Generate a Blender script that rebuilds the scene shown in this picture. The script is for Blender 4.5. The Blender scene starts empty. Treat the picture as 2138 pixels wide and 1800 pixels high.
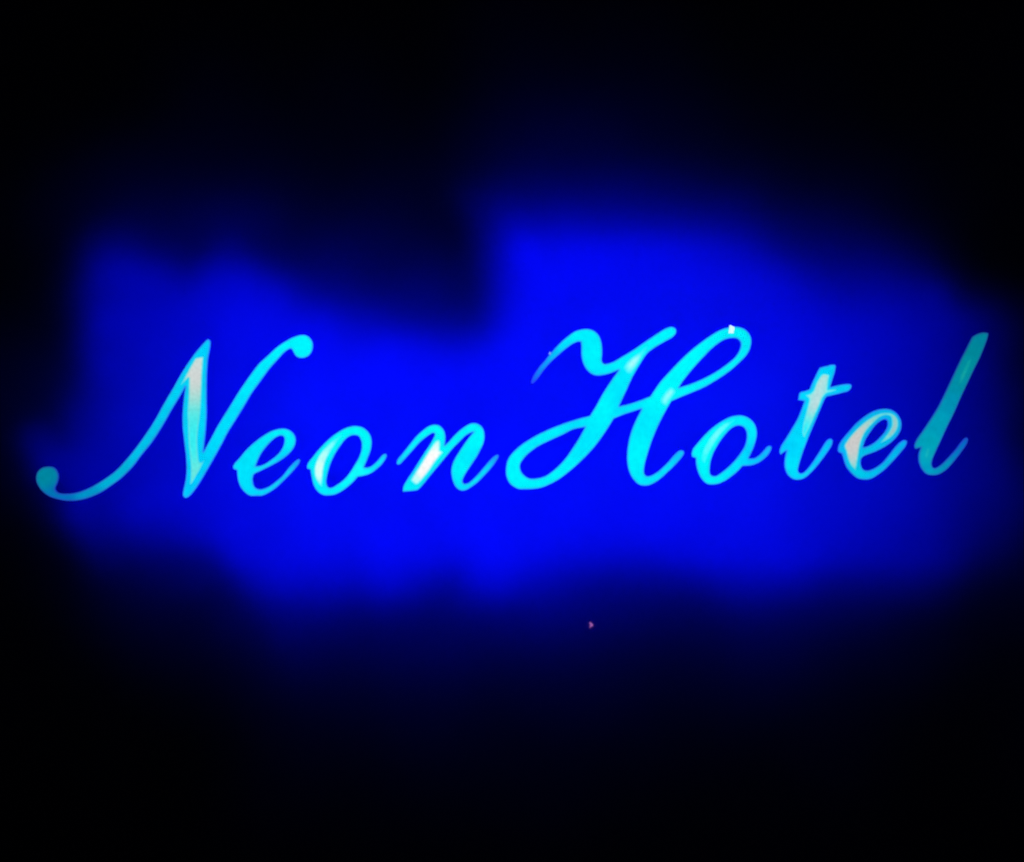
# A lit script sign on a dark wall at night. Letters stand off the wall on studs; unseen blue lamps added behind and in front of them wash the wall.
import bpy, bmesh, math
import numpy as np
from mathutils import Vector, geometry
sc = bpy.context.scene
col = sc.collection
FACE = 0.22            # distance of the letter faces from the wall, metres
THICK = 0.018
PX = 500.0             # traced units per metre

# ---- letter outlines, traced as curve points; a third value 1 marks a sharp corner ----
# every letter: frame (x0, y0, scale), outer contour, holes, glowing cores
GLYPHS = []
def G(**k): GLYPHS.append(k)

G(key='N', frame=(340, 680, 4.41), outer=[
 (421,125),(439,150),(432,220),(417,300),(408,400),(404,500),(403,600),(403,700),(404,800),(399,900),(391,1000),(382,1080),(374,1160,1),
 (430,1060),(500,930),(560,830),(620,735),(700,605),(800,460),(880,355),(960,280),(1040,205),(1110,155),(1190,110),(1270,85),(1330,93),(1370,135),(1382,190),
 (1365,250),(1325,288),(1275,298),(1230,285),(1203,245),(1188,218),(1168,213),(1120,245),(1060,310),(980,400),(900,510),(820,620),(740,755),(660,885),(600,980),
 (540,1095),(480,1205),(420,1310),(350,1430),(290,1520),(245,1570),(215,1587),(190,1575),(183,1550),(192,1500),(205,1440),(215,1370),(217,1300),(212,1200),
 (202,1120),(192,1030),(183,950),(180,860),(183,780),(190,700),(200,620),(208,562,1),
 (151,660),(81,775),(1,915),(-99,1070),(-199,1195),(-279,1300),(-379,1400),(-479,1475),(-579,1540),(-679,1583),(-779,1608),(-879,1613),(-959,1600),(-1049,1570),
 (-1119,1515),(-1159,1450),(-1167,1400),(-1154,1350),(-1114,1310),(-1049,1298),(-999,1310),(-969,1350),(-961,1400),(-974,1450),(-991,1490),(-988,1515),(-959,1540),
 (-899,1548),(-829,1543),(-759,1528),(-659,1485),(-549,1420),(-439,1340),(-339,1235),(-249,1125),(-149,985),(-69,860),(11,715),(91,580),(161,455),(221,360),
 (291,260),(361,175),(406,130)],
 holes=[],
 cores=[dict(pts=[(382,283,1),(340,286),(300,298),(268,345),(235,405),(200,475),(168,535),(163,558,1),(200,525),(236,488,1),(236,560),(234,640),(230,720),(226,800),(230,900),(232,1000),
   (238,1100),(248,1200),(256,1290),(256,1380),(248,1470,1),(272,1455),(310,1390),(350,1320),(392,1230,1),(352,1258),(336,1238),(328,1150),(325,1050),(332,950),
   (345,850),(356,750),(362,650),(366,550),(370,450),(376,360)], fade=3.3, sig=19,
   cols=[(410,750,(196,226,220)),(413,775,(212,210,212)),(405,805,(208,212,208)),(404,832,(150,222,214)),(402,868,(84,232,228)),(402,895,(52,236,240)),(400,940,(48,240,244)),(402,962,(78,236,236)),
         (408,985,(122,230,216)),(402,1005,(108,232,224)),(396,1020,(60,238,246)),(385,790,(205,216,214))])],
 cols=[(97,1000,(0,135,158)),(120,1030,(0,112,182)),(132,1045,(0,108,195)),(180,1042,(0,148,202)),(240,1005,(0,176,214)),(300,930,(0,190,232)),(370,800,(0,206,242)),(430,715,(0,206,252)),
  (385,950,(0,206,248)),(392,1030,(0,202,255)),(470,900,(0,222,255)),(540,800,(0,232,255)),(600,715,(0,240,255)),(632,722,(0,246,255))])

G(key='e', frame=(470, 840, 5.819), outer=[
 (97,775),(120,735),(180,670),(240,595),(310,525),(400,450),(480,395),(560,350),(640,325),(710,318),(775,335),(825,372),(852,420),(858,470),(845,530),(805,595),
 (745,655),(670,710),(590,755),(500,800),(420,840),(370,862),(345,885),(335,930),(340,985),(360,1030),(400,1055),(450,1055),(530,1025),(620,960),(700,890),(770,800),
 (830,735),(870,700),(895,688),(912,705),(895,750),(840,820),(760,905),(680,985),(600,1055),(520,1105),(450,1135),(370,1138),(300,1135),(240,1095),(190,1035),
 (160,960),(148,890),(143,825,1),(120,818),(99,805)],
 holes=[[(370,775,1),(400,700),(440,620),(500,540),(570,465),(630,420),(680,405),(712,420),(722,455),(710,520),(675,590),(620,650),(550,705),(480,750),(420,772)]],
 cores=[], cols=[(505,985,(0,228,255)),(520,1000,(0,226,255)),(590,905,(0,242,250)),(610,925,(0,242,250)),(540,960,(0,230,250)),(540,1028,(0,215,255)),(600,985,(0,205,255)),(622,962,(10,170,255))])

G(key='o', frame=(470, 840, 5.819), outer=[
 (995,770),(1015,725),(1070,655),(1130,580),(1200,505),(1280,430),(1360,370),(1450,318),(1530,292),(1600,288),(1670,305),(1730,350),(1768,410),(1782,490),
 (1770,580),(1745,650),(1715,725),(1688,790,1),(1740,790),(1790,765),(1850,710),(1900,650),(1940,625),(1965,640),(1950,690),(1900,760),(1840,815),(1770,865),
 (1700,890),(1610,908,1),(1570,955),(1500,1020),(1420,1080),(1340,1120),(1260,1133),(1190,1127),(1130,1090),(1085,1030),(1060,960),(1045,880),(1035,820,1),(1015,812),(997,805)],
 holes=[[(1230,950),(1250,850),(1280,750),(1330,640),(1390,545),(1450,465),(1510,415),(1570,400),(1620,412),(1650,460),(1660,520),(1650,600),(1620,680),(1570,765),
   (1510,860),(1440,940),(1360,1000),(1300,1035),(1260,1035),(1237,1005)]],
 cores=[dict(pts=[(1182,1040,1),(1130,990),(1090,910),(1080,820),(1098,730),(1140,640),(1200,560),(1280,480),(1360,420),(1450,365,1),(1410,430),(1350,510),(1290,600),(1240,690),(1208,790),(1195,900)],
   fade=6, cols=[(665,975,(215,255,245)),(668,990,(212,255,246)),(662,1000,(190,255,250)),(675,955,(180,255,250)),(690,930,(130,255,255)),(705,912,(60,250,250)),(668,1012,(120,255,252))])],
 cols=[(655,970,(0,240,250)),(740,900,(0,250,250)),(765,925,(0,250,250)),(690,1020,(0,238,255)),(740,1000,(10,250,255)),(745,985,(20,255,252)),(790,975,(0,232,255)),(805,952,(10,210,255))])

G(key='n', frame=(800, 840, 7.35), outer=[
 (205,930),(225,870),(300,780),(400,655),(500,530),(590,445),(690,370),(780,342),(860,355),(920,410),(950,480),(957,570),(943,660,1),(1010,600),(1090,510),(1180,425),
 (1270,360),(1350,322),(1430,322),(1500,360),(1545,430),(1558,530),(1540,630),(1490,740),(1430,850),(1350,970),(1270,1090),(1225,1180),(1222,1225),(1250,1250),(1310,1235),
 (1380,1180),(1470,1085),(1560,980),(1650,875),(1720,815),(1765,805),(1772,840),(1720,930),(1640,1030),(1550,1130),(1450,1230),(1350,1305),(1270,1350),(1190,1355),
 (1120,1310),(1075,1230),(1050,1130),(1045,1030),(1070,930),(1120,830),(1190,720),(1270,600),(1340,510),(1385,458,1),(1330,475),(1260,520),(1180,600),(1080,700),(980,820),
 (880,940),(780,1060),(690,1170),(610,1270),(540,1340),(500,1355),(420,1365),(300,1372,1),(310,1290),(370,1180),(450,1060),(550,900),(640,760),(720,640),(770,550),(792,490),
 (765,472),(710,500),(640,550),(560,620),(470,720),(390,810),(310,900),(260,950),(222,957)], holes=[],
 cores=[dict(pts=[(500,1270),(430,1215),(425,1170),(500,1050),(570,940),(650,810),(720,700),(800,590),(860,570),(885,620),(880,730,1),(935,765,1),(880,830),(800,930),(720,1050),(640,1150),(565,1240)],
   fade=7, cols=[(885,990,(255,250,250)),(900,960,(255,250,252)),(910,950,(255,255,252)),(912,928,(225,255,252)),(912,918,(150,255,250)),(868,1003,(190,255,250)),(925,948,(220,255,252))])],
 cols=[(900,900,(0,252,250)),(850,930,(0,240,255)),(832,962,(10,215,255)),(850,1022,(0,238,250)),(930,940,(0,245,250)),(1000,920,(0,252,255)),(970,990,(0,250,255)),(970,1018,(0,220,255)),
   (1010,985,(0,215,255)),(1038,955,(20,165,255))])

G(key='H', frame=(1040, 660, 4.41), outer=[
 (303,608),(320,560),(370,480),(430,410),(490,335),(560,258),(630,195),(710,140),(800,118),(870,130),(925,175),(953,250),(959,340),(955,410),(978,440),(1050,425),(1130,380),
 (1230,320),(1340,245),(1450,170),(1540,115),(1600,98),(1637,120),(1637,160),(1600,200),(1520,245),(1430,300),(1370,350),(1310,440),(1240,560),(1180,690),(1115,830,1),
 (1200,810),(1310,775),(1402,738,1),(1490,610),(1570,520),(1670,415),(1770,320),(1870,240),(1970,170),(2050,125),(2120,105),(2190,98),(2260,115),(2310,160),(2332,220),
 (2320,300),(2280,370),(2210,440),(2130,510),(2020,585),(1910,650),(1810,695),(1700,740),(1595,785,1),(1530,900),(1470,1020),(1420,1140),(1380,1260),(1350,1370),(1345,1440),
 (1365,1472),(1410,1468),(1480,1425),(1560,1350),(1620,1280),(1670,1238),(1705,1240),(1712,1270),(1660,1340),(1570,1430),(1480,1510),(1400,1555),(1340,1562),(1290,1548),
 (1235,1490),(1200,1410),(1187,1310),(1195,1200),(1215,1100),(1250,1000),(1320,855,1),(1240,880),(1150,910),(1065,945,1),(1000,1050),(900,1190),(790,1310),(670,1420),(550,1510),
 (430,1570),(350,1590),(250,1595),(180,1590),(110,1545),(75,1475),(72,1400),(90,1320),(140,1250),(220,1180),(330,1110),(450,1050),(600,990),(740,945),(845,918,1),
 (900,830),(960,720),(1030,610),(1112,495,1),(1040,525),(960,545),(890,545),(830,510),(785,440),(767,360),(766,280),(762,238,1),(735,236),(690,255),(620,305),(550,365),(480,430),
 (420,500),(370,570),(330,615),(310,622)],
 holes=[[(800,1022,1),(690,1045),(600,1090),(480,1145),(370,1200),(270,1275),(210,1350),(203,1400),(225,1450),(280,1492),(350,1495),(440,1470),(540,1395),(620,1310),(690,1210),(750,1115)],
        [(1665,658,1),(1710,590),(1790,490),(1890,380),(1980,290),(2070,225),(2150,202),(2205,210),(2235,250),(2225,310),(2180,380),(2110,440),(2010,510),(1890,575),(1770,625)]],
 cores=[dict(pts=[(1180,530),(1150,470),(1200,400),(1270,345),(1340,290),(1385,268),(1370,320),(1320,400),(1270,480),(1225,535)], fade=12,
    cols=[(1318,757,(175,255,255)),(1326,747,(170,255,255)),(1340,735,(70,255,255)),(1310,772,(110,255,255))]),
   dict(pts=[(1500,810),(1490,760),(1540,690),(1590,650),(1640,690),(1600,760),(1550,830)], fade=12,
    cols=[(1396,823,(175,255,255)),(1388,830,(120,255,255)),(1404,816,(120,255,255))])],
 cols=[(1110,797,(22,84,255)),(1120,778,(14,128,255)),(1132,762,(4,152,255)),(1150,738,(0,192,255)),(1168,716,(0,224,255)),(1200,695,(0,244,255)),(1240,740,(0,244,255)),(1300,720,(0,244,255)),
   (1260,850,(0,248,255)),(1080,980,(0,246,255)),(1140,900,(0,238,255)),(1300,850,(0,225,255)),(1340,950,(0,246,255)),(1380,820,(0,250,255)),(1400,990,(0,225,255)),(1422,950,(10,198,255)),
   (1430,750,(0,250,255)),(1560,710,(0,236,250)),(1520,790,(0,238,252)),(1180,1000,(0,244,255))])

G(key='o', frame=(1420, 740, 5.513), outer=[
 (133,1140),(150,1085),(210,1010),(290,920),(370,845),(460,780),(550,730),(630,705),(710,702),(780,725),(840,775),(875,840),(885,920),(870,1000),(840,1090),(790,1195,1),
 (850,1195),(910,1160),(960,1110),(1005,1060),(1040,1052),(1055,1080),(1020,1150),(960,1210),(890,1255),(810,1280),(720,1285,1),(670,1340),(600,1400),(520,1455),(440,1490),
 (360,1500),(300,1485),(245,1430),(205,1350),(185,1270),(180,1195,1),(160,1187),(138,1178)],
 holes=[[(342,1330),(350,1250),(375,1160),(420,1070),(480,975),(550,890),(610,840),(670,820),(725,835),(760,880),(768,950),(750,1040),(700,1130),(630,1220),(550,1300),(470,1365),(410,1400),(365,1395),(345,1370)]],
 cores=[dict(pts=[(270,1260),(235,1210),(255,1110),(310,1000),(380,900),(460,820),(550,765),(650,745),(600,795),(530,860),(450,950),(380,1060),(325,1160),(300,1240)], fade=6,
    cols=[(1475,940,(90,255,255)),(1495,905,(110,255,255)),(1510,890,(90,255,255)),(1530,878,(40,250,255)),(1470,955,(50,255,255))])],
 cols=[(1470,930,(0,250,250)),(1490,885,(0,245,250)),(1475,1000,(0,244,250)),(1540,880,(0,236,255)),(1572,900,(0,236,255)),(1545,970,(0,228,255)),(1575,965,(0,195,255)),(1605,940,(15,180,255))])

G(key='t', frame=(1420, 740, 5.513), outer=[
 (1610,152,1),(1680,134),(1755,117),(1790,130),(1782,200),(1757,280),(1728,378,1),(1830,352),(1920,340),(1965,347),(1972,380),(1940,420),(1880,440),(1780,465),(1690,485,1),(1665,515),(1620,620),
 (1570,740),(1510,880),(1450,1030),(1400,1170),(1365,1290),(1358,1340),(1385,1370),(1430,1355),(1490,1290),(1560,1190),(1630,1080),(1690,990),(1735,970),(1757,1000),(1740,1060),
 (1680,1150),(1590,1270),(1510,1360),(1430,1425),(1350,1445),(1290,1430),(1235,1380),(1205,1300),(1205,1210),(1225,1108,1),(1190,1130),(1157,1152),(1145,1110),(1165,1050),(1220,965),
 (1290,850),(1350,745),(1395,640),(1430,540,1),(1395,530),(1360,527,1),(1370,460),(1385,435),(1440,420),(1490,402,1),(1530,310),(1580,205)], holes=[],
 cores=[dict(pts=[(1640,222),(1690,225),(1722,235,1),(1708,310),(1698,405,1),(1760,400),(1832,402,1),(1760,430),(1690,450),(1645,495),(1610,580),(1560,690),(1510,800),(1460,900),(1425,960),(1400,900),
    (1410,800),(1440,680),(1470,560),(1478,515,1),(1432,465,1),(1480,455),(1525,418),(1560,330),(1600,260)], fade=3.3,
    cols=[(1718,785,(150,228,222)),(1716,800,(214,212,212)),(1708,825,(216,214,216)),(1696,845,(212,214,220)),(1692,860,(160,222,224)),(1686,875,(90,238,236)),(1680,895,(40,244,255)),(1676,910,(10,228,255)),
      (1740,816,(70,246,252)),(1684,826,(90,240,238)),(1726,818,(130,240,240))])],
 cols=[(1738,770,(0,205,252)),(1715,790,(0,215,250)),(1770,808,(0,200,250)),(1672,830,(0,216,255)),(1700,880,(0,205,245)),(1680,920,(0,222,255)),(1660,975,(0,232,255)),(1640,935,(0,210,255)),(1665,995,(0,215,255)),
   (1705,965,(0,200,255)),(1738,925,(0,192,255))])

G(key='e', frame=(1720, 680, 5.189), outer=[
 (153,1350),(165,1290),(210,1220),(270,1150),(340,1070),(420,1000),(500,945),(580,912),(670,900),(740,915),(795,955),(830,1010),(842,1070),(830,1140),(790,1205),(730,1265),(650,1320),
 (560,1365),(480,1395),(425,1420),(400,1460),(405,1520),(430,1560),(480,1570),(550,1545),(630,1490),(700,1410),(770,1320),(830,1260),(875,1238),(902,1255),(885,1310),(820,1390),
 (740,1480),(660,1560),(580,1620),(510,1660),(430,1668),(360,1650),(290,1590),(240,1520),(210,1430),(197,1388,1),(165,1372)],
 holes=[[(425,1318,1),(450,1240),(500,1160),(560,1080),(620,1030),(665,1015),(690,1035),(690,1090),(660,1150),(610,1210),(550,1265),(480,1305)]],
 cores=[dict(pts=[(345,1575,1),(290,1520),(255,1450),(235,1370),(215,1300),(250,1235),(310,1160),(390,1080),(470,1015),(560,965),(640,942),(710,942),(765,965),(800,1010),(808,1070),(790,1135),(740,1200),
    (670,1250),(590,1285,1),(640,1225),(690,1160),(725,1095),(730,1040),(715,985),(660,975),(600,1000),(530,1065),(460,1145),(420,1220),(395,1300),(378,1400),(362,1490)], fade=3.3,
    cols=[(1780,940,(204,202,202)),(1783,955,(198,206,204)),(1786,975,(120,215,218)),(1795,905,(202,202,198)),(1815,885,(170,208,204)),(1830,872,(130,210,204)),(1850,864,(100,216,214)),(1863,870,(150,205,205)),
      (1868,890,(166,192,196)),(1858,910,(150,204,206)),(1840,925,(90,214,218))])],
 cols=[(1755,940,(0,184,248)),(1790,880,(0,180,235)),(1855,857,(0,182,236)),(1878,895,(0,186,236)),(1850,935,(0,190,238)),(1800,945,(0,192,232)),(1790,990,(0,202,232)),(1820,995,(0,190,240)),(1860,965,(0,178,236)),
   (1888,930,(0,168,240))])

G(key='l', frame=(1720, 680, 5.189), outer=[
 (1610,122,1),(1670,88),(1730,73),(1783,82,1),(1775,130),(1740,230),(1690,350),(1620,490),(1550,640),(1480,790),(1410,950),(1340,1090),(1280,1220),(1220,1350),(1180,1440),(1168,1500),(1185,1540),(1220,1540),
 (1280,1500),(1350,1430),(1430,1340),(1490,1260),(1540,1212),(1562,1230),(1550,1280),(1490,1370),(1420,1460),(1340,1550),(1260,1605),(1180,1622),(1110,1605),(1060,1550),(1030,1470),
 (1030,1390),(1050,1320,1),(1020,1328),(990,1332),(985,1290),(1010,1230),(1080,1130),(1160,1010),(1240,880),(1310,740),(1390,570),(1470,400),(1540,260)], holes=[],
 cores=[dict(pts=[(1440,660),(1460,560),(1510,440),(1560,360),(1610,350),(1590,430),(1550,530),(1500,630)], fade=9, cols=[(2008,785,(26,172,166)),(2015,770,(14,164,164)),(2003,797,(10,158,166))]),
   dict(pts=[(1085,1430),(1090,1370),(1115,1320),(1150,1330),(1145,1390),(1120,1440)], fade=7, cols=[(1936,946,(22,182,192))])],
 cols=[(2050,705,(0,128,155)),(2035,735,(0,134,152)),(2018,770,(0,140,156)),(2000,800,(0,140,164)),(1985,840,(0,144,180)),(1965,880,(0,158,186)),(1950,925,(0,164,184)),(1940,955,(8,168,188)),
   (1935,980,(0,158,198)),(1975,975,(0,140,188)),(2000,945,(0,116,196)),(2018,925,(0,100,200))])

def spline(pts, frame=None, step=3.0):
    """Catmull-Rom through the points, broken at the marked corners; returns a closed polyline."""
    P = [(p[0], p[1]) for p in pts]; cor = [len(p) > 2 for p in pts]
    if frame:
        x0, y0, s = frame
        P = [(x0+a/s, y0+b/s) for a, b in P]
    n = len(P); out = []
    for i in range(n):
        p1, p2 = P[i], P[(i+1) % n]
        p0 = p1 if cor[i] else P[i-1]
        p3 = p2 if cor[(i+1) % n] else P[(i+2) % n]
        L = ((p2[0]-p1[0])**2+(p2[1]-p1[1])**2)**.5
        def lim(ax, ay):                      # tangent no longer than the chord
            m = (ax*ax+ay*ay)**.5
            k = min(1.0, L/m) if m > 1e-9 else 0
            return ax*k, ay*k
        t1 = lim((p2[0]-p0[0])/2, (p2[1]-p0[1])/2); t2 = lim((p3[0]-p1[0])/2, (p3[1]-p1[1])/2)
        if cor[i]: t1 = lim(p2[0]-p1[0], p2[1]-p1[1])
        if cor[(i+1) % n]: t2 = lim(p2[0]-p1[0], p2[1]-p1[1])
        m = max(1, int(round(L/step)))
        for k in range(m):
            t = k/m; a = 2*t**3-3*t*t+1; b = t**3-2*t*t+t; c = -2*t**3+3*t*t; d = t**3-t*t
            out.append((a*p1[0]+b*t1[0]+c*p2[0]+d*t2[0], a*p1[1]+b*t1[1]+c*p2[1]+d*t2[1]))
    return out
def inside(x, y, poly):
    r = False; j = len(poly)-1
    for i in range(len(poly)):
        xi, yi = poly[i]; xj, yj = poly[j]
        if (yi > y) != (yj > y) and x < (xj-xi)*(y-yi)/(yj-yi)+xi: r = not r
        j = i
    return r

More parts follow.
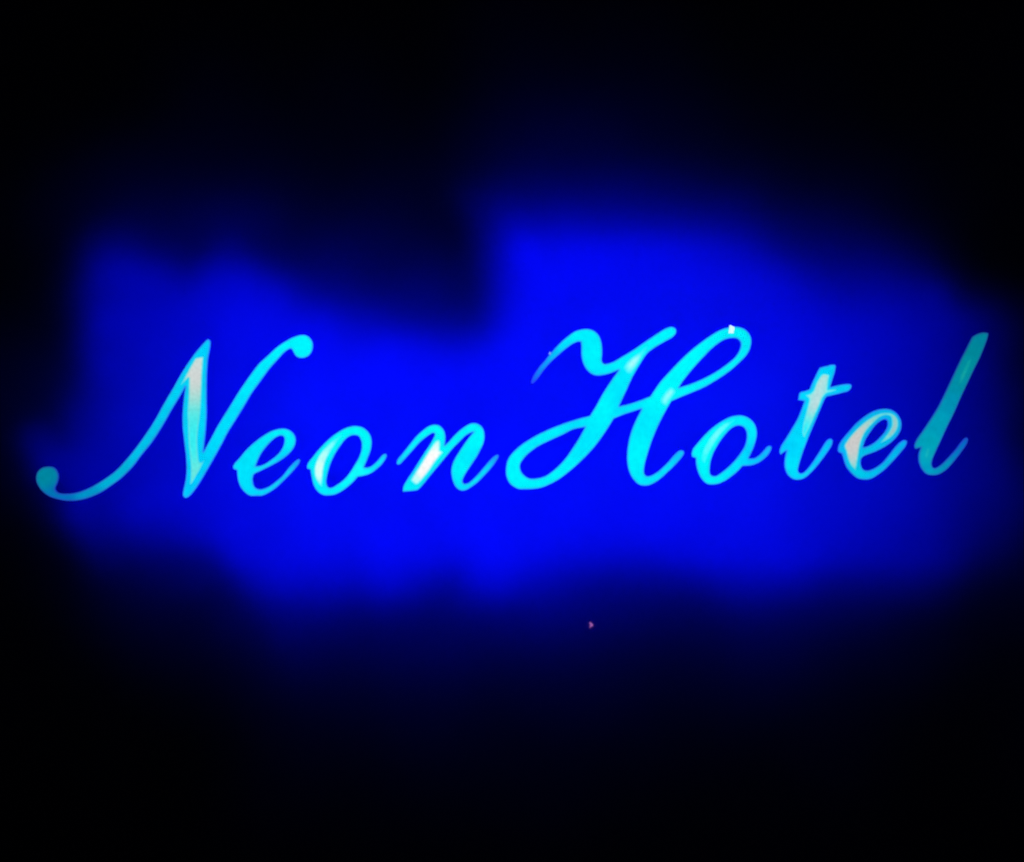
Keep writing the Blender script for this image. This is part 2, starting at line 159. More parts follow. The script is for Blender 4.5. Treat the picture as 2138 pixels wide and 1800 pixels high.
# added blue lamps without fixtures, fitted to the halo: x, z, distance from the wall, strength
ADDED_LAMPS = [
 (0.01,0.418,0.19,0.02014),
 (0.094,0.565,0.19,0.01802),
 (-0.494,-0.459,0.19,0.0167),
 (0.01,0.711,0.19,0.01268),
 (-0.074,-0.605,0.19,0.01681),
 (-0.41,0.272,0.19,0.01609),
 (0.094,-0.02,0.19,0.01425),
 (-1.082,0.565,0.19,0.01347),
 (-0.494,0.126,0.19,0.01361),
 (-0.578,0.272,0.19,0.01999),
 (0.01,-0.166,0.19,0.01721),
 (-0.41,-0.02,0.19,0.01423),
 (-0.326,0.126,0.19,0.01624),
 (-0.158,-0.459,0.19,0.01644),
 (0.178,0.711,0.19,0.01529),
 (0.346,-0.459,0.19,0.01497),
 (-0.242,0.272,0.19,0.01783),
 (0.514,-0.459,0.19,0.01501),
 (-0.83,0.418,0.19,0.01623),
 (0.682,-0.459,0.19,0.01467),
 (-0.074,0.272,0.19,0.01651),
 (-0.074,-0.02,0.19,0.01667),
 (-0.998,0.418,0.19,0.01347),
 (-1.838,-0.166,0.19,0.007195),
 (-1.25,0.565,0.19,0.01193),
 (0.346,0.418,0.19,0.01749),
 (-0.494,-0.166,0.19,0.01691),
 (-0.578,-0.02,0.19,0.01527),
 (-0.746,0.272,0.19,0.01416),
 (0.43,0.272,0.19,0.01368),
 (0.01,-0.459,0.19,0.01448),
 (0.43,0.565,0.19,0.0143),
 (0.598,-0.02,0.19,0.0139),
 (-0.326,-0.459,0.19,0.01377),
 (-1.418,-0.312,0.19,0.0105),
 (0.178,-0.166,0.19,0.01471),
 (-0.074,-0.312,0.19,0.01306),
 (0.85,-0.459,0.19,0.01289),
 (-0.83,-0.459,0.19,0.01366),
 (0.094,-0.312,0.19,0.01402),
 (0.85,0.711,0.19,0.01329),
 (-0.83,-0.166,0.19,0.01434),
 (-0.578,-0.605,0.19,0.01342),
 (0.766,0.565,0.19,0.0134),
 (0.43,-0.312,0.19,0.0133),
 (0.598,-0.312,0.19,0.01353),
 (-0.914,-0.312,0.19,0.01374),
 (0.766,0.272,0.19,0.01412),
 (0.514,0.711,0.19,0.01302),
 (-0.914,-0.02,0.19,0.01376),
 (-0.746,-0.312,0.19,0.0143),
 (0.178,0.126,0.19,0.01505),
 (0.43,-0.02,0.19,0.01387),
 (0.514,-0.166,0.19,0.01438),
 (0.346,0.711,0.19,0.01535),
 (0.262,-0.02,0.19,0.01423),
 (0.682,0.711,0.19,0.01235),
 (0.178,-0.459,0.19,0.0157),
 (0.85,0.418,0.19,0.01427),
 (0.766,-0.02,0.19,0.0138),
 (0.514,0.126,0.19,0.01427),
 (0.01,0.126,0.19,0.01411),
 (-1.166,0.418,0.19,0.01218),
 (-0.83,0.126,0.19,0.01582),
 (-0.914,0.272,0.19,0.01282),
 (0.346,0.126,0.19,0.01395),
 (0.682,0.418,0.19,0.01395),
 (0.682,0.126,0.19,0.01387),
 (0.514,0.418,0.19,0.01237),
 (0.598,0.565,0.19,0.01432),
 (0.934,0.565,0.19,0.01169),
 (-1.166,0.126,0.19,0.0123),
 (0.934,-0.312,0.19,0.01302),
 (0.598,0.272,0.19,0.01397),
 (0.934,0.272,0.19,0.01311),
 (0.682,-0.166,0.19,0.01422),
 (0.934,-0.02,0.19,0.01322),
 (1.186,0.418,0.19,0.01151),
 (0.262,-0.312,0.19,0.01353),
 (0.85,0.126,0.19,0.01386),
 (1.018,-0.166,0.19,0.0128),
 (0.094,0.272,0.19,0.01319),
 (-1.25,-0.312,0.19,0.01109),
 (0.766,-0.312,0.19,0.01291),
 (-0.41,-0.312,0.19,0.01296),
 (0.262,0.272,0.19,0.01482),
 (-1.082,-0.02,0.19,0.01146),
 (0.85,-0.166,0.19,0.01321),
 (-0.998,0.126,0.19,0.01242),
 (1.018,-0.459,0.19,0.0121),
 (-0.662,-0.459,0.19,0.01299),
 (-0.998,-0.166,0.19,0.01243),
 (1.018,0.418,0.19,0.01264),
 (-0.746,-0.02,0.19,0.01434),
 (-1.166,-0.459,0.19,0.01173),
 (1.354,0.418,0.19,0.009599),
 (-0.662,-0.166,0.19,0.0138),
 (1.102,0.565,0.19,0.011),
 (-0.662,0.126,0.19,0.01265),
 (-0.998,-0.459,0.19,0.0111),
 (1.102,-0.312,0.19,0.01143),
 (-0.158,0.126,0.19,0.01249),
 (1.186,-0.166,0.19,0.01144),
 (1.018,0.126,0.19,0.01259),
 (-0.326,-0.166,0.19,0.01447),
 (1.102,-0.02,0.19,0.01167),
 (-0.914,-0.605,0.19,0.01195),
 (-0.242,-0.312,0.19,0.01414),
 (-1.586,0.565,0.19,0.007356),
 (1.102,0.272,0.19,0.01173),
 (-0.158,-0.166,0.19,0.01379),
 (1.69,0.418,0.19,0.007016),
 (-1.25,0.272,0.19,0.01103),
 (-1.166,-0.166,0.19,0.01169),
 (-0.578,-0.312,0.19,0.01277),
 (1.186,0.126,0.19,0.01131),
 (-1.586,-0.312,0.19,0.007826),
 (1.186,-0.459,0.19,0.009597),
 (-0.662,0.418,0.19,0.008574),
 (-1.25,-0.02,0.19,0.0108),
 (-1.67,0.711,0.19,0.00538),
 (-1.082,0.272,0.19,0.01187),
 (-0.41,-0.605,0.19,0.009269),
 (-1.082,-0.312,0.19,0.01086),
 (0.346,-0.166,0.19,0.01387),
 (-1.418,0.565,0.19,0.008178),
 (1.522,0.418,0.19,0.007717),
 (1.27,0.272,0.19,0.01021),
 (1.27,-0.02,0.19,0.01036),
 (0.262,0.565,0.19,0.01169),
 (-1.586,-0.02,0.19,0.007242),
 (1.018,0.711,0.19,0.008154),
 (1.27,-0.312,0.19,0.009735),
 (1.354,-0.459,0.19,0.007844),
 (-1.586,0.272,0.19,0.007668),
 (-0.242,-0.02,0.19,0.01351),
 (0.178,0.418,0.19,0.01081),
 (1.522,-0.166,0.19,0.008307),
 (1.522,0.126,0.19,0.008095),
 (1.354,0.126,0.19,0.00905),
 (-1.67,0.418,0.19,0.00666),
 (-1.418,0.272,0.19,0.009066),
 (1.522,-0.459,0.19,0.007045),
 (1.606,-0.02,0.19,0.00697),
 (1.69,0.126,0.19,0.006308),
 (-1.418,-0.02,0.19,0.009312),
 (-1.502,0.418,0.19,0.007332),
 (1.438,0.272,0.19,0.00847),
 (1.606,-0.312,0.19,0.006668),
 (-1.67,0.126,0.19,0.006548),
 (1.354,-0.166,0.19,0.008247),
 (-1.334,0.126,0.19,0.008444),
 (1.438,-0.312,0.19,0.007366),
 (-1.334,0.418,0.19,0.008049),
 (1.438,-0.02,0.19,0.007963),
 (-1.754,-0.02,0.19,0.005271),
 (1.69,-0.166,0.19,0.00569),
 (1.27,0.565,0.19,0.008226),
 (-1.502,-0.166,0.19,0.006703),
 (-1.502,0.126,0.19,0.006945),
 (-1.334,-0.166,0.19,0.007837),
 (0.094,0.857,0.19,0.005428),
 (1.69,-0.459,0.19,0.005078),
 (1.606,0.565,0.19,0.005356),
 (0.094,-0.605,0.19,0.006428),
 (1.774,-0.312,0.19,0.004789),
 (1.774,0.272,0.19,0.005179),
 (1.858,0.418,0.19,0.004177),
 (0.934,-0.605,0.19,0.006687),
 (1.102,-0.8,0.36,0.003812),
 (1.606,0.272,0.19,0.005725),
 (1.774,-0.02,0.19,0.004865),
 (1.102,-0.605,0.19,0.004529),
 (-1.754,-0.312,0.19,0.004356),
 (-1.082,-0.605,0.19,0.002141),
 (-0.578,0.662,0.36,0.004609),
 (1.858,-0.459,0.19,0.003227),
 (1.438,0.565,0.19,0.005076),
 (0.262,0.857,0.19,0.006442),
 (1.858,0.126,0.19,0.003686),
 (0.262,1.149,0.36,0.002533),
 (1.858,-0.166,0.19,0.003511),
 (2.026,0.126,0.19,0.002492),
 (-0.494,0.418,0.19,0.004207),
 (-0.858,-0.8,0.36,0.005062),
 (-1.67,-0.166,0.19,0.004179),
 (2.026,0.418,0.19,0.001825),
 (2.026,-0.166,0.19,0.002475),
 (1.27,-0.605,0.19,0.003696),
 (1.774,-0.605,0.19,0.002093),
 (1.942,-0.02,0.19,0.002576),
 (0.598,0.857,0.19,0.004119),
 (0.43,0.857,0.19,0.002572),
 (0.514,-0.751,0.19,0.001289),
 (0.514,1.003,0.19,0.001874),
 (-1.558,-0.556,0.36,0.002778),
 (-2.026,-0.037,0.11,0.0009442),
 (2.026,-0.459,0.19,0.001513),
 (1.942,0.272,0.19,0.002328),
 (-1.334,-0.459,0.19,0.002544),
 (1.606,-0.605,0.19,0.002585),
 (-1.558,0.906,0.36,0.001675),
 (1.942,-0.312,0.19,0.002231),
 (-1.968,-0.138,0.11,0.001256),
 (-1.754,0.272,0.19,0.001772),
 (0.262,-0.605,0.19,0.003072),
 (0.346,-0.751,0.19,0.001493),
 (0.178,-0.751,0.19,0.002462),
 (-1.852,-0.34,0.11,0.001332),
 (-0.018,1.149,0.36,0.001618),
 (-1.754,0.565,0.19,0.002101),
 (-1.978,0.175,0.36,0.001497),
 (-1.502,-0.459,0.19,0.002589),
 (1.522,0.711,0.19,0.002031),
 (0.682,1.003,0.19,0.001208),
 (1.186,0.711,0.19,0.002685),
 (0.062,0.77,0.11,0.002783),
 (-1.082,0.857,0.19,0.001053),
 (1.802,0.568,0.11,0.001102),
 (-0.326,0.711,0.19,0.0007451),
 (0.766,0.857,0.19,0.003149),
 (2.11,-0.312,0.19,0.00146),
 (-1.25,0.857,0.19,0.001175),
 (-0.242,0.565,0.19,0.001817),
 (-0.438,-1.043,0.36,0.001214),
 (0.934,0.857,0.19,0.0007927),
 (-0.298,-0.8,0.36,0.005071),
 (0.346,1.003,0.19,0.001243),
 (-0.41,0.565,0.19,0.001957),
 (0.766,-0.605,0.19,0.001731),
 (-1.736,0.467,0.11,0.001367),
 (-0.914,0.565,0.19,0.002606),
 (1.438,-0.605,0.19,0.00183),
 (0.004,0.871,0.11,0.001565),
 (0.962,0.906,0.36,0.001235),
 (-1.736,0.669,0.11,0.000972),
 (0.822,-0.8,0.36,0.001982),
 (-1.504,0.669,0.11,0.00108),
 (0.402,-1.043,0.36,0.0007201),
 (-1.736,0.265,0.11,0.001382),
 (-0.83,0.711,0.19,0.0008692),
 (1.662,-0.8,0.36,0.001046),
 (-1.156,-0.542,0.11,0.002082),
 (0.178,1.003,0.19,0.001178),
 (-0.858,0.662,0.36,0.002607),
 (1.69,0.711,0.19,0.0008302),
 (0.01,1.003,0.19,0.001295),
 (-0.998,0.906,0.36,0.00122),
 (0.682,-0.751,0.19,0.001122),
 (-0.112,0.871,0.11,0.0007341),
 (1.27,0.857,0.19,0.0008636),
 (-1.156,0.669,0.11,0.001484),
 (-0.326,0.418,0.19,0.003059),
 (-0.438,0.906,0.36,0.001051),
 (0.262,-0.8,0.36,0.003471),
 (-1.794,-0.441,0.11,0.0007326),
 (-0.242,-0.897,0.19,0.0004743),
 (-0.018,-0.8,0.36,0.001044),
 (-1.272,0.669,0.11,0.001215),
 (-1.67,-0.459,0.19,0.001366),
 (-0.054,0.972,0.11,0.000642),
 (-0.242,-0.605,0.19,0.0009547),
 (1.774,0.565,0.19,0.001313),
 (-0.578,-0.897,0.19,0.0007587),
 (-0.662,0.711,0.19,0.0004435),
 (0.542,-0.8,0.36,0.001969),
 (-1.418,-0.605,0.19,0.0009754),
 (0.122,-1.043,0.36,0.0009938),
 (-0.808,0.467,0.11,0.0006321),
 (-1.214,-0.441,0.11,0.001029),
 (-1.418,-0.8,0.36,0.0008508),
 (-0.41,-0.897,0.19,0.0003926),
 (-0.158,-0.751,0.19,0.0009929),
 (1.382,-0.8,0.36,0.001063),
 (-1.166,-0.751,0.19,0.001056),
 (-0.518,0.366,0.11,0.001635),
 (-0.17,0.972,0.11,0.0004496),
 (0.294,0.77,0.11,0.001221),
 (-1.214,0.77,0.11,0.0007413),
 (0.526,0.77,0.11,0.001781),
 (-0.518,-0.643,0.11,0.0003215),
 (-0.982,0.568,0.11,0.00123),
 (0.43,-0.605,0.19,0.002578),
 (1.438,0.857,0.19,0.0005279),
 (-0.494,-0.751,0.19,0.0008457),
 (-1.138,-0.8,0.36,0.0008637),
 (0.816,-0.542,0.11,0.001309),
 (-0.83,-0.751,0.19,0.001351),
 (1.164,-0.542,0.11,0.001425),
 (1.354,0.711,0.19,0.001104),
 (0.094,-0.897,0.19,0.0005993),
 (0.41,0.77,0.11,0.001344),
 (-1.418,0.857,0.19,0.0006422),
 (1.354,-0.751,0.19,0.0006518),
 (-0.982,-0.643,0.11,0.001077),
 (1.28,-0.542,0.11,0.001088),
 (-0.914,-0.897,0.19,0.0006245),
 (1.018,-0.751,0.19,0.0009313),
 (1.102,0.857,0.19,0.001049),
 (0.642,0.77,0.11,0.001387),
 (-0.808,-0.542,0.11,0.002031),
 (-1.794,0.366,0.11,0.0006871),
 (1.522,0.906,0.36,0.0006573),
 (-0.718,-1.043,0.36,0.0005974),
 (-1.62,-0.34,0.11,0.0007204),
 (-1.794,0.568,0.11,0.0004745),
 (-0.402,0.366,0.11,0.001413),
 (-1.278,0.906,0.36,0.0009234),
 (0.758,0.77,0.11,0.0009727),
 (2.082,-0.556,0.36,0.0008747),
 (-0.158,1.003,0.19,0.0003723),
 (-1.852,0.063,0.11,0.0004649),
 (-0.746,0.565,0.19,0.00166),
 (-1.838,0.906,0.36,0.0005461),
 (-0.344,-0.542,0.11,0.001224),
 (0.542,1.149,0.36,0.0009379),
 (0.932,-0.542,0.11,0.0007717),
 (-1.62,0.669,0.11,0.0007277),
 (1.048,0.669,0.11,0.000853),
 (-0.578,0.565,0.19,0.0009016),
 (-0.054,0.568,0.11,0.0007084),
 (1.242,0.906,0.36,0.0007501),
 (0.7,-0.542,0.11,0.000907),
 (1.522,-0.751,0.19,0.0004839),
 (1.86,0.467,0.11,0.0005651),
 (-1.33,-0.441,0.11,0.001197),
 (1.396,-0.542,0.11,0.0006969),
 (0.236,-0.542,0.11,0.0005255),
 (-0.982,-0.845,0.11,0.0003717),
 (-0.158,0.418,0.19,0.0004753),
 (-0.808,-0.744,0.11,0.0006566),
 (1.86,-0.542,0.11,0.0004157),
 (1.164,0.669,0.11,0.0007118),
 (1.512,-0.542,0.11,0.0005338),
 (-0.75,-0.643,0.11,0.002429),
 (1.048,-0.542,0.11,0.0009099),
 (0.598,-0.605,0.19,0.001056),
 (-0.17,-0.643,0.11,0.0006525),
 (-1.04,-0.542,0.11,0.001231),
 (-0.054,-0.845,0.11,0.0002578),
 (0.874,0.77,0.11,0.0004602),
 (0.12,-0.542,0.11,0.0007285),
 (1.338,0.77,0.11,0.0002715),
 (1.976,0.467,0.11,0.0003012),
 (0.99,0.77,0.11,0.000622),
 (-1.33,-0.643,0.11,0.000354),
 (-2.006,-0.166,0.19,0.0003173),
 (0.85,1.003,0.19,0.0005677),
 (-1.736,-0.542,0.11,0.000307),
 (-1.04,-0.744,0.11,0.0005299),
 (-0.074,-0.897,0.19,0.0004123),
 (1.222,0.568,0.11,0.0003677),
 (-1.838,0.126,0.19,0.00098),
 (-1.586,0.857,0.19,0.0003715),
 (0.262,-0.897,0.19,4.091e-05),
 (0.682,1.393,0.36,0.0002318),
 (-1.586,-0.605,0.19,0.0002443),
 (-0.662,-0.751,0.19,0.0008586),
 (-0.286,0.366,0.11,0.0001734),
 (0.12,-0.744,0.11,0.0002217),
 (1.686,0.568,0.11,0.0003644),
 (0.526,-0.643,0.11,0.0003327),
 (1.744,-0.542,0.11,0.000411),
 (-0.17,0.366,0.11,0.0006197),
 (-0.298,-1.287,0.36,0.0003179),
 (-0.998,-1.043,0.36,0.0002713),
 (0.962,-1.043,0.36,0.0003848),
 (-1.446,-0.441,0.11,0.0005046),
 (0.99,-0.643,0.11,0.0003409),
 (-1.922,-0.312,0.19,0.0003812),
 (0.642,-0.643,0.11,0.0004911),
 (-1.446,0.77,0.11,0.0002883),
 (2.222,0.175,0.36,0.0006346),
 (-0.866,-0.643,0.11,0.0002853),
 (1.28,0.669,0.11,0.0002917),
 (-0.158,-1.043,0.36,0.0003041),
 (0.062,-0.845,0.11,0.000239),
 (0.822,1.149,0.36,0.0004461),
 (-0.746,-0.897,0.19,0.000113),
 (0.352,-0.542,0.11,0.0001964),
 (-0.228,-0.542,0.11,0.0005989),
 (-1.098,-0.643,0.11,0.001259),
 (-0.228,-0.744,0.11,0.000286),
 (-1.678,-0.441,0.11,0.0002802),
 (-1.562,-0.441,0.11,0.0002501),
 (2.034,-0.037,0.11,0.0003215),
 (-0.692,-0.744,0.11,0.0003124),
 (0.85,-0.751,0.19,0.0004899),
 (1.744,0.669,0.11,0.0001721),
 (-0.018,1.636,0.36,0.000234),
 (-1.138,1.149,0.36,0.0001735),
 (1.396,0.669,0.11,6.156e-05),
 (0.99,0.972,0.11,0.0002508),
 (-1.794,0.164,0.11,0.0002807),
 (-1.794,0.77,0.11,0.0001535),
 (1.186,-0.751,0.19,0.0004258),
 (1.628,-0.542,0.11,0.0003309),
 (-0.402,0.568,0.11,5.971e-05),
 (1.976,0.265,0.11,0.0003284),
 (1.454,-0.643,0.11,0.0001985),
 (1.382,-1.287,0.36,0.0002168),
 (0.178,-0.643,0.11,0.0003624),
 (-0.344,-0.744,0.11,0.0001086),
 (-0.578,1.149,0.36,0.0001096),
 (-0.326,-0.751,0.19,0.0004788),
 (1.222,-0.643,0.11,0.0003498),
 (2.222,-0.312,0.36,0.001271),
 (0.236,0.871,0.11,0.0001421),
 (-0.228,0.467,0.11,0.0003681),
 (-2.118,-0.069,0.36,0.0004554),
 (0.932,0.871,0.11,0.0004783),
 (0.932,-0.744,0.11,7.75e-06),
 (0.874,0.972,0.11,0.0002005),
 (1.454,0.77,0.11,3.705e-05),
 (1.57,0.568,0.11,3.375e-05),
 (-0.924,-0.744,0.11,0.000248),
 (0.816,0.871,0.11,0.0002174),
 (-0.75,-0.845,0.11,0.0001703),
 (0.122,-1.53,0.36,0.0001825),
 (1.048,0.871,0.11,0.0001813),
 (-0.858,-1.287,0.36,0.0002311),
 (0.7,0.871,0.11,0.0001922),
 (1.454,0.568,0.11,6.509e-05),
 (-0.576,0.467,0.11,0.0003621),
 (-1.736,0.063,0.11,0.0001575),
 (1.106,-0.643,0.11,0.0004444),
 (0.758,-0.643,0.11,0.0003701),
 (-0.718,1.393,0.36,0.0002212),
 (0.262,1.636,0.36,0.0001057),
 (-1.278,1.393,0.36,0.0002418),
 (1.018,1.003,0.19,0.0003297),
 (2.092,-0.138,0.11,0.0001469),
 (0.402,-1.53,0.36,7.179e-05),
 (0.874,-0.643,0.11,6.846e-05),
 (0.352,0.871,0.11,0.0001214),
 (-0.054,0.77,0.11,0.0002883),
 (1.242,1.393,0.36,0.0001313),
 (-0.718,-1.53,0.36,5.748e-05),
 (0.934,-0.897,0.19,1.567e-05),
 (1.102,-1.53,0.7,0.0002213),
 (-0.692,-0.542,0.11,0.000778),
 (-0.998,-1.53,0.36,0.000119),
 (0.822,-1.287,0.36,0.00014),
 (-0.018,-1.287,0.36,8.586e-05),
 (-0.158,-1.53,0.36,7.209e-05),
 (0.468,0.871,0.11,0.0006953),
 (1.802,0.906,0.36,9.071e-05),
 (-0.438,-1.53,0.36,0.0001232),
 (0.294,-0.643,0.11,0.0001689),
 (1.57,-0.643,0.11,6.039e-05),
 (2.15,-0.239,0.11,6.681e-05),
 (0.584,0.871,0.11,0.0002931),
 (-0.808,0.669,0.11,0.0001016),
 (2.082,-0.069,0.36,0.001323),
 (0.542,1.636,0.36,0.0001453),
 (2.502,-1.043,0.7,0.0006423),
 (0.41,0.972,0.11,0.0002441),
 (2.222,1.393,0.7,0.0002204),
 (0.542,-1.287,0.36,0.0001808),
 (2.092,-0.34,0.11,5.218e-05)]


def to_lin(c):
    c = np.asarray(c, float)/255
    return np.where(c <= .04045, c/12.92, ((c+.055)/1.055)**2.4)

# ---------------------------------------------------------------- materials
def new_mat(name):
    m = bpy.data.materials.new(name); m.use_nodes = True
    return m, m.node_tree, m.node_tree.nodes['Principled BSDF']
def lit_acrylic(name, nscale=38, namp=.07):
    """translucent acrylic lit from inside: each spot gives off what its own lamp feeds it"""
    m, nt, p = new_mat(name)
    p.inputs['Base Color'].default_value = (.02, .03, .04, 1); p.inputs['Roughness'].default_value = .35
    p.inputs['Specular IOR Level'].default_value = .2
    a = nt.nodes.new('ShaderNodeVertexColor'); a.layer_name = 'lamp_level'
    tc = nt.nodes.new('ShaderNodeTexCoord'); nz = nt.nodes.new('ShaderNodeTexNoise')
    nz.inputs['Scale'].default_value = nscale; nz.inputs['Detail'].default_value = 3
    mr = nt.nodes.new('ShaderNodeMapRange'); mr.inputs['From Min'].default_value = .25; mr.inputs['From Max'].default_value = .75
    mr.inputs['To Min'].default_value = 1-namp; mr.inputs['To Max'].default_value = 1+namp
    nt.links.new(tc.outputs['Object'], nz.inputs['Vector']); nt.links.new(nz.outputs['Fac'], mr.inputs['Value'])
    nt.links.new(a.outputs['Color'], p.inputs['Emission Color']); nt.links.new(mr.outputs['Result'], p.inputs['Emission Strength'])
    m.cycles.emission_sampling = 'NONE'
    return m
M_FACE = lit_acrylic('lit_acrylic'); M_CORE = lit_acrylic('lit_core_acrylic', 75, .1); M_SIDE = lit_acrylic('lit_side_acrylic')
M_HOUS, nt, p = new_mat('painted_metal')
p.inputs['Base Color'].default_value = (.25, .27, .3, 1); p.inputs['Roughness'].default_value = .5
nz = nt.nodes.new('ShaderNodeTexNoise'); nz.inputs['Scale'].default_value = 60
mr = nt.nodes.new('ShaderNodeMapRange'); mr.inputs['To Min'].default_value = .42; mr.inputs['To Max'].default_value = .6
nt.links.new(nz.outputs['Fac'], mr.inputs['Value']); nt.links.new(mr.outputs['Result'], p.inputs['Roughness'])
M_WALL, nt, p = new_mat('painted_plaster')
tc = nt.nodes.new('ShaderNodeTexCoord')
n1 = nt.nodes.new('ShaderNodeTexNoise'); n1.inputs['Scale'].default_value = 3.0; n1.inputs['Detail'].default_value = 5
nt.links.new(tc.outputs['Object'], n1.inputs['Vector'])
rp = nt.nodes.new('ShaderNodeValToRGB')
rp.color_ramp.elements[0].position = .35; rp.color_ramp.elements[0].color = (.475, .475, .475, 1)
rp.color_ramp.elements[1].position = .65; rp.color_ramp.elements[1].color = (.515, .515, .515, 1)
nt.links.new(n1.outputs['Fac'], rp.inputs['Fac']); nt.links.new(rp.outputs['Color'], p.inputs['Base Color'])
p.inputs['Roughness'].default_value = .95; p.inputs['Specular IOR Level'].default_value = 0

def link(name, me, mat, parent=None):
    o = bpy.data.objects.new(name, me); col.objects.link(o)
    if mat: me.materials.append(mat)
    if parent: o.parent = parent
    return o

# ---------------------------------------------------------------- wall
def box(bm, lo, hi):
    vs = [bm.verts.new((x, y, z)) for x in (lo[0], hi[0]) for y in (lo[1], hi[1]) for z in (lo[2], hi[2])]
    for f in ((0,1,3,2),(4,6,7,5),(0,4,5,1),(2,3,7,6),(0,2,6,4),(1,5,7,3)): bm.faces.new([vs[i] for i in f])
bm = bmesh.new(); box(bm, (-7, 0, -5), (7, .25, 5)); bmesh.ops.recalc_face_normals(bm, faces=bm.faces)
me = bpy.data.meshes.new('wall'); bm.to_mesh(me); bm.free()
wall = link('wall', me, M_WALL)
wall['kind'] = 'structure'; wall['category'] = 'wall'; wall['label'] = 'smooth dark wall washed with blue light around the glowing lettering'

# ---------------------------------------------------------------- letters
def np_inside(Q, poly):
    r = np.zeros(len(Q), bool); x, y = Q[:, 0], Q[:, 1]; j = len(poly)-1
    for i in range(len(poly)):
        xi, yi = poly[i]; xj, yj = poly[j]
        if yi != yj:
            c = ((yi > y) != (yj > y)) & (x < (xj-xi)*(y-yi)/(yj-yi)+xi); r ^= c
        j = i
    return r
def seg_dist(Q, polys):
    d = np.full(len(Q), 1e9)
    for poly in polys:
        A = np.array(poly); B = np.roll(A, -1, 0)
        for a, b in zip(A, B):
            ab = b-a; L = (ab@ab) or 1e-9
            t = np.clip(((Q-a)@ab)/L, 0, 1)
            v = Q-(a+t[:, None]*ab); d = np.minimum(d, np.hypot(v[:, 0], v[:, 1]))
    return d
def field(Q, ctl, power=2.9, soft=14, gauss=None):
    """smooth interpolation between measured light levels"""
    C = np.array([to_lin(c[2])**.4545 for c in ctl]); P = np.array([c[:2] for c in ctl], float)
    w = 1/(((Q[:, None, 0]-P[None, :, 0])**2+(Q[:, None, 1]-P[None, :, 1])**2+soft*soft)**(power/2))
    if gauss: w = np.exp(-((Q[:, None, 0]-P[None, :, 0])**2+(Q[:, None, 1]-P[None, :, 1])**2)/(2*gauss*gauss))+1e-9*w
    return ((w@C)/w.sum(1)[:, None])**2.2
def fill(outer, holes, grid, margin):
    """triangulated sheet with inner points; returns 2-D points, triangles, outline flags"""
    A = np.array(outer); x0, y0 = A.min(0); x1, y1 = A.max(0)
    gx, gy = np.meshgrid(np.arange(x0, x1, grid), np.arange(y0, y1, grid*.87)); gx = gx+((np.arange(gx.shape[0]) % 2)*grid/2)[:, None]
    Q = np.stack([gx.ravel(), gy.ravel()], 1)
    ok = np_inside(Q, outer)
    for h in holes: ok &= ~np_inside(Q, h)
    Q = Q[ok]; Q = Q[seg_dist(Q, [outer]+holes) > margin]
    vs = [Vector(p) for p in outer]; faces = [list(range(len(outer)))]
    for h in holes:
        faces.append(list(range(len(vs), len(vs)+len(h)))); vs += [Vector(p) for p in h]
    edges = [(f[i], f[(i+1) % len(f)]) for f in faces for i in range(len(f))]
    vs += [Vector(q) for q in Q]
    ov, oe, of, *_ = geometry.delaunay_2d_cdt(vs, edges, [], 0, 1e-5)
    P = np.array([tuple(v) for v in ov]); T = np.array([f for f in of])
    c = P[T].mean(1); k = np_inside(c, outer)
    for h in holes: k &= ~np_inside(c, h)
    return P, T[k]
def dome(d):                                   # rounded front of the acrylic
    return .007*np.sqrt(np.clip(1-(1-np.clip(d/9, 0, 1))**2, 0, 1))
def world(P, y):                               # traced point -> metres
    return np.stack([(P[:, 0]-1069)/PX, np.broadcast_to(y, (len(P),)), (900-P[:, 1])/PX], 1)
def sheet(name, P, T, y, cols, mat, parent, org):
    me = bpy.data.meshes.new(name)
    V = world(P, y)-np.array(org)
    a = P[T]; cr = (a[:, 1, 0]-a[:, 0, 0])*(a[:, 2, 1]-a[:, 0, 1])-(a[:, 1, 1]-a[:, 0, 1])*(a[:, 2, 0]-a[:, 0, 0])
    T = np.where((cr > 0)[:, None], T[:, ::-1], T)           # front towards the viewer's side (-Y)
    me.from_pydata(V.tolist(), [], T.tolist()); me.update()
    me.polygons.foreach_set('use_smooth', [True]*len(me.polygons))
    at = me.color_attributes.new('lamp_level', 'FLOAT_COLOR', 'POINT')
    at.data.foreach_set('color', np.concatenate([cols, np.ones((len(cols), 1))], 1).ravel())
    return link(name, me, mat, parent)

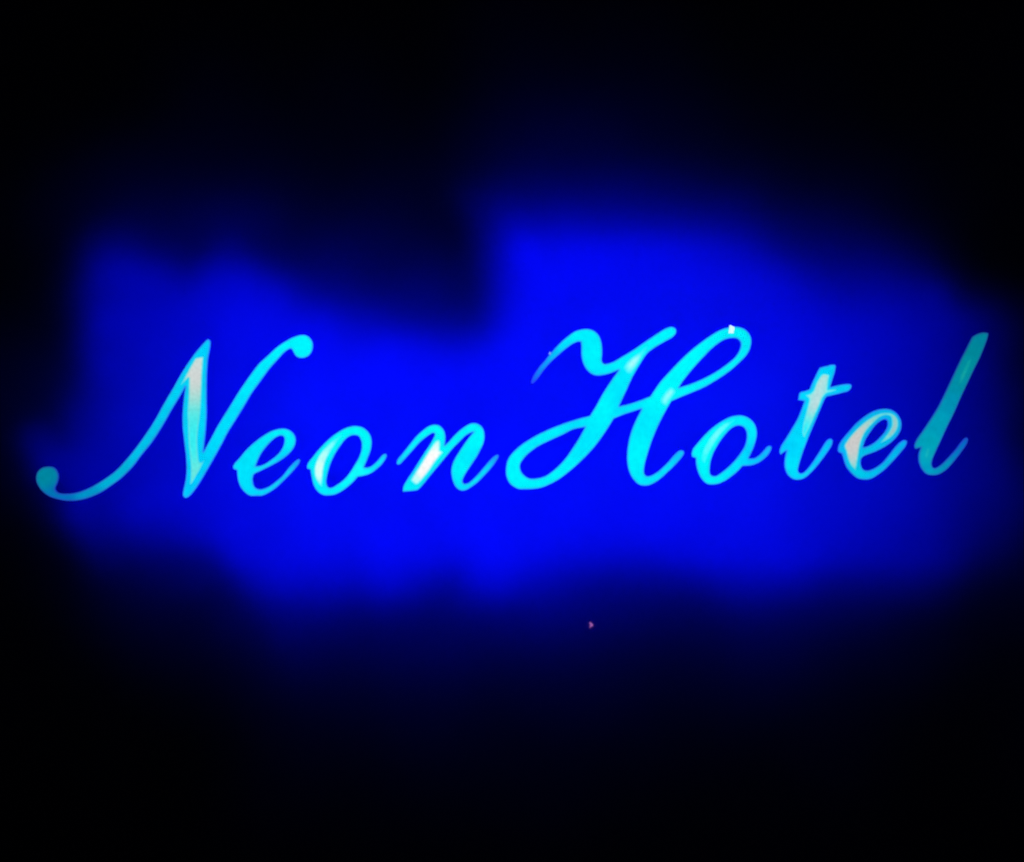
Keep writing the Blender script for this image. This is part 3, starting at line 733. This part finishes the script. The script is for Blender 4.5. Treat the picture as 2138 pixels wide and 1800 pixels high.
def letter(g, label):
    outer = spline(g['outer'], g['frame'], 2.2); holes = [spline(h, g['frame'], 2.2) for h in g['holes']]
    A = np.array(outer); cx = (A[:, 0].min()+A[:, 0].max())/2; by = A[:, 1].max()
    org = ((cx-1069)/PX, -FACE+THICK, (900-by)/PX)
    root = bpy.data.objects.new('sign_letter', None); col.objects.link(root); root.location = org
    root.empty_display_size = .1
    root['label'] = label; root['category'] = 'sign letter'; root['group'] = 'letters of the lit script sign'
    P, T = fill(outer, holes, 2.6, 1.3)
    d = seg_dist(P, [outer]+holes)
    base = field(P, g['cols'])
    # edge shading painted into the emission, imitating colour blur: bluer line along every edge
    s = np.clip(d/5, 0, 1)[:, None]; s = s*s*(3-2*s)
    lum = base[:, 2:3]
    rim = np.concatenate([.02*lum+.003, base[:, 1:2]*.4, np.minimum(lum*1.02, 1.0)], 1)
    cols = rim*(1-s)+base*s
    sheet('face', P, T, -FACE-dome(d), cols, M_FACE, root, org)
    for c in g['cores']:
        cp = spline(c['pts'], g['frame'], 2.0)
        Pc, Tc = fill(cp, [], 1.8, .8)
        dc = seg_dist(Pc, [cp]); dl = seg_dist(Pc, [outer]+holes)
        hot = field(Pc, c['cols'], 3.6, 9) if c['fade'] > 4 else field(Pc, c['cols'], gauss=c.get('sig', 15)); cool = field(Pc, g['cols'])
        t = np.clip(dc/c['fade'], 0, 1)[:, None]
        if c['fade'] < 4:                       # crisp core with a pale aqua line round it
            aqua = to_lin((110, 242, 236))*np.clip(lum.mean(), .5, 1)
            t2 = np.clip(dc/c['fade']-.6, 0, 1)[:, None]
            cc = cool*(1-t)+aqua*t; cc = cc*(1-t2)+hot*t2
        else:
            t = t*t*(3-2*t); cc = cool*(1-t)+hot*t
        sheet('lit_core', Pc, Tc, -FACE-dome(dl)-.0015, cc, M_CORE, root, org)
    # housing: returns round the outline and round each opening, and a back plate
    bm = bmesh.new()
    yb, yf = -FACE+THICK, -FACE
    for poly in [outer]+holes:
        W = world(np.array(poly), 0)-np.array((org[0], 0, org[2]))
        f = [bm.verts.new((w[0], yf-org[1], w[2])) for w in W]; b = [bm.verts.new((w[0], yb-org[1], w[2])) for w in W]
        n = len(W)
        for i in range(n): bm.faces.new((f[i], f[(i+1) % n], b[(i+1) % n], b[i]))
    me = bpy.data.meshes.new('housing'); bm.to_mesh(me); bm.free()
    AV = np.array([v.co[:] for v in me.vertices]); Q = np.stack([(AV[:, 0]+org[0])*PX+1069, 900-(AV[:, 2]+org[2])*PX], 1)
    lv = field(Q, g['cols']); lv = np.stack([.003+0*lv[:, 0], .1*lv[:, 1], .85*lv[:, 2], np.ones(len(lv))], 1)
    at = me.color_attributes.new('lamp_level', 'FLOAT_COLOR', 'POINT'); at.data.foreach_set('color', lv.ravel())
    link('housing', me, M_SIDE, root)
    bm = bmesh.new(); Pb, Tb = fill(outer[::2], [h[::2] for h in holes], 12, 5)
    V = world(Pb, yb-.0005)-np.array(org); vs = [bm.verts.new(v) for v in V]
    for t_ in Tb: bm.faces.new([vs[i] for i in t_])
    me = bpy.data.meshes.new('back_plate'); bm.to_mesh(me); bm.free(); link('back_plate', me, M_HOUS, root)
    # studs that carry the letter on the wall
    far = P[d > d.max()*.75]; picks = [far[far[:, 1].argmax()], far[far[:, 1].argmin()]]
    for q in picks:
        bm = bmesh.new(); bmesh.ops.create_cone(bm, cap_ends=True, segments=16, radius1=.0025, radius2=.0025, depth=FACE-THICK)
        bmesh.ops.rotate(bm, verts=bm.verts, cent=(0, 0, 0), matrix=__import__('mathutils').Matrix.Rotation(math.pi/2, 3, 'X'))
        w = world(q[None], 0)[0]
        bmesh.ops.translate(bm, verts=bm.verts, vec=(w[0]-org[0], -(FACE-THICK)/2-org[1], w[2]-org[2]))
        me = bpy.data.meshes.new('mounting_stud'); bm.to_mesh(me); bm.free(); link('mounting_stud', me, M_HOUS, root)
    return root, org

LABELS = [
 'wide glowing capital N with ball-ended strokes, dim teal at its left tail',
 'evenly cyan script letter e beside the capital N, without any white in it',
 'cyan script letter o with whitish left side, between e and n',
 'cyan script letter n whose first stem glows pure white',
 'large looping cyan capital H with a tiny white lamp on its right loop',
 'cyan script letter o with thin pale streak, just right of the capital H',
 'slanted script letter t with a crossbar and greyish white upper stem',
 'script letter e with broad greyish white core, between t and l',
 'tall slanted script letter l, dull teal, the dimmest letter of the sign']
roots = [letter(g, LABELS[i]) for i, g in enumerate(GLYPHS)]

def small_emitter(name, pts, y0, y1, colr, parent=None, org=(0, 0, 0), label=None):
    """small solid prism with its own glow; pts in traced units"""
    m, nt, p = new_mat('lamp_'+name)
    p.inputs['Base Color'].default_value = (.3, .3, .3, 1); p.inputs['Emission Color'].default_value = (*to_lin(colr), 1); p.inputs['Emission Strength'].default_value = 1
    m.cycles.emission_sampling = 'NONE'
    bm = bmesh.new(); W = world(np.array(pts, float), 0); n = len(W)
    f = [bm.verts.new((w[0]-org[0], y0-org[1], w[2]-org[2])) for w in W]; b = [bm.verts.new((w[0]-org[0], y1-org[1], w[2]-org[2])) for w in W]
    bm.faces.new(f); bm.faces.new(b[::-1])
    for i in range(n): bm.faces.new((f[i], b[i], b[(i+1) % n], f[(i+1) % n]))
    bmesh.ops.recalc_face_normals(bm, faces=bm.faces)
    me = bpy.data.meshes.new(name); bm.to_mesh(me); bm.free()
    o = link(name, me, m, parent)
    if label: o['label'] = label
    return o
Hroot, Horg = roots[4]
small_emitter('bare_lamp', [(1522.6, 679.6), (1525.5, 679), (1528, 681), (1533, 683), (1532.5, 688), (1530.5, 696), (1520.5, 696), (1522.5, 687)], -FACE-.016, -FACE-.002, (214, 250, 252), Hroot, Horg, 'tiny white lamp on top of the right loop')  # overexposed reflection painted as an emissive fleck, no real lamp
small_emitter('bare_lamp', [(1145.5, 739), (1147.5, 734.5), (1150.5, 736.5), (1148.5, 741)], -FACE-.011, -FACE-.002, (125, 165, 255), Hroot, Horg, 'tiny pale violet lamp on the thin left stroke')  # second glint, likewise put in as a glowing fleck
kk = (10+FACE)/10
def wallpt(x, y): return (1069+(x-1069)*kk, 900+(y-900)*kk)
o = small_emitter('indicator_light', [wallpt(*q) for q in [(1231, 1299.8), (1233.2, 1299.4), (1235.2, 1302.6), (1238, 1304.2), (1237.2, 1306.6), (1234, 1307.6), (1232.6, 1310.6), (1231.2, 1310), (1232.4, 1307.2), (1234.4, 1305.4), (1231.8, 1302.8)]],
               -.003, -.0005, (172, 100, 172))
o['label'] = 'tiny pink glowing indicator light alone on the dark wall below the lettering'; o['category'] = 'indicator light'

# ---------------------------------------------------------------- unseen blue lamps added to shape the halo on the wall
KI = 1.0/0.495*39.478
for (x, z, D, I) in ADDED_LAMPS:
    key = 'blue_wash_lamp'
    l = bpy.data.lights.new(key, 'SPOT'); l.color = (.0004, .001, 1); l.energy = I*KI
    l.spot_size = math.radians(124); l.spot_blend = 1; l.shadow_soft_size = .012
    o = bpy.data.objects.new(key, l); col.objects.link(o)
    o.location = (x, -D, z); o.rotation_euler = (math.radians(90), 0, 0)      # -Z turned to +Y: at the wall

# ---------------------------------------------------------------- night, camera, view
w = bpy.data.worlds.new('World'); sc.world = w; w.use_nodes = True
bg = w.node_tree.nodes['Background']; bg.inputs['Color'].default_value = (.35, .4, 1, 1); bg.inputs['Strength'].default_value = .0005
cam = bpy.data.cameras.new('camera'); co = bpy.data.objects.new('camera', cam); col.objects.link(co); sc.camera = co
co.location = (0, -10-FACE, 0); co.rotation_euler = (math.radians(90), 0, 0)
cam.sensor_width = 36; cam.lens = 36*10/4.276; cam.clip_end = 100
cam.dof.use_dof = True; cam.dof.focus_distance = 8.1; cam.dof.aperture_fstop = 2.4
sc.view_settings.view_transform = 'Standard'; sc.view_settings.look = 'None'; sc.view_settings.exposure = 0; sc.view_settings.gamma = 1
sc.view_settings.use_curve_mapping = False
sc.cycles.use_light_tree = True; sc.cycles.use_denoising = True; sc.cycles.max_bounces = 3; sc.cycles.diffuse_bounces = 1
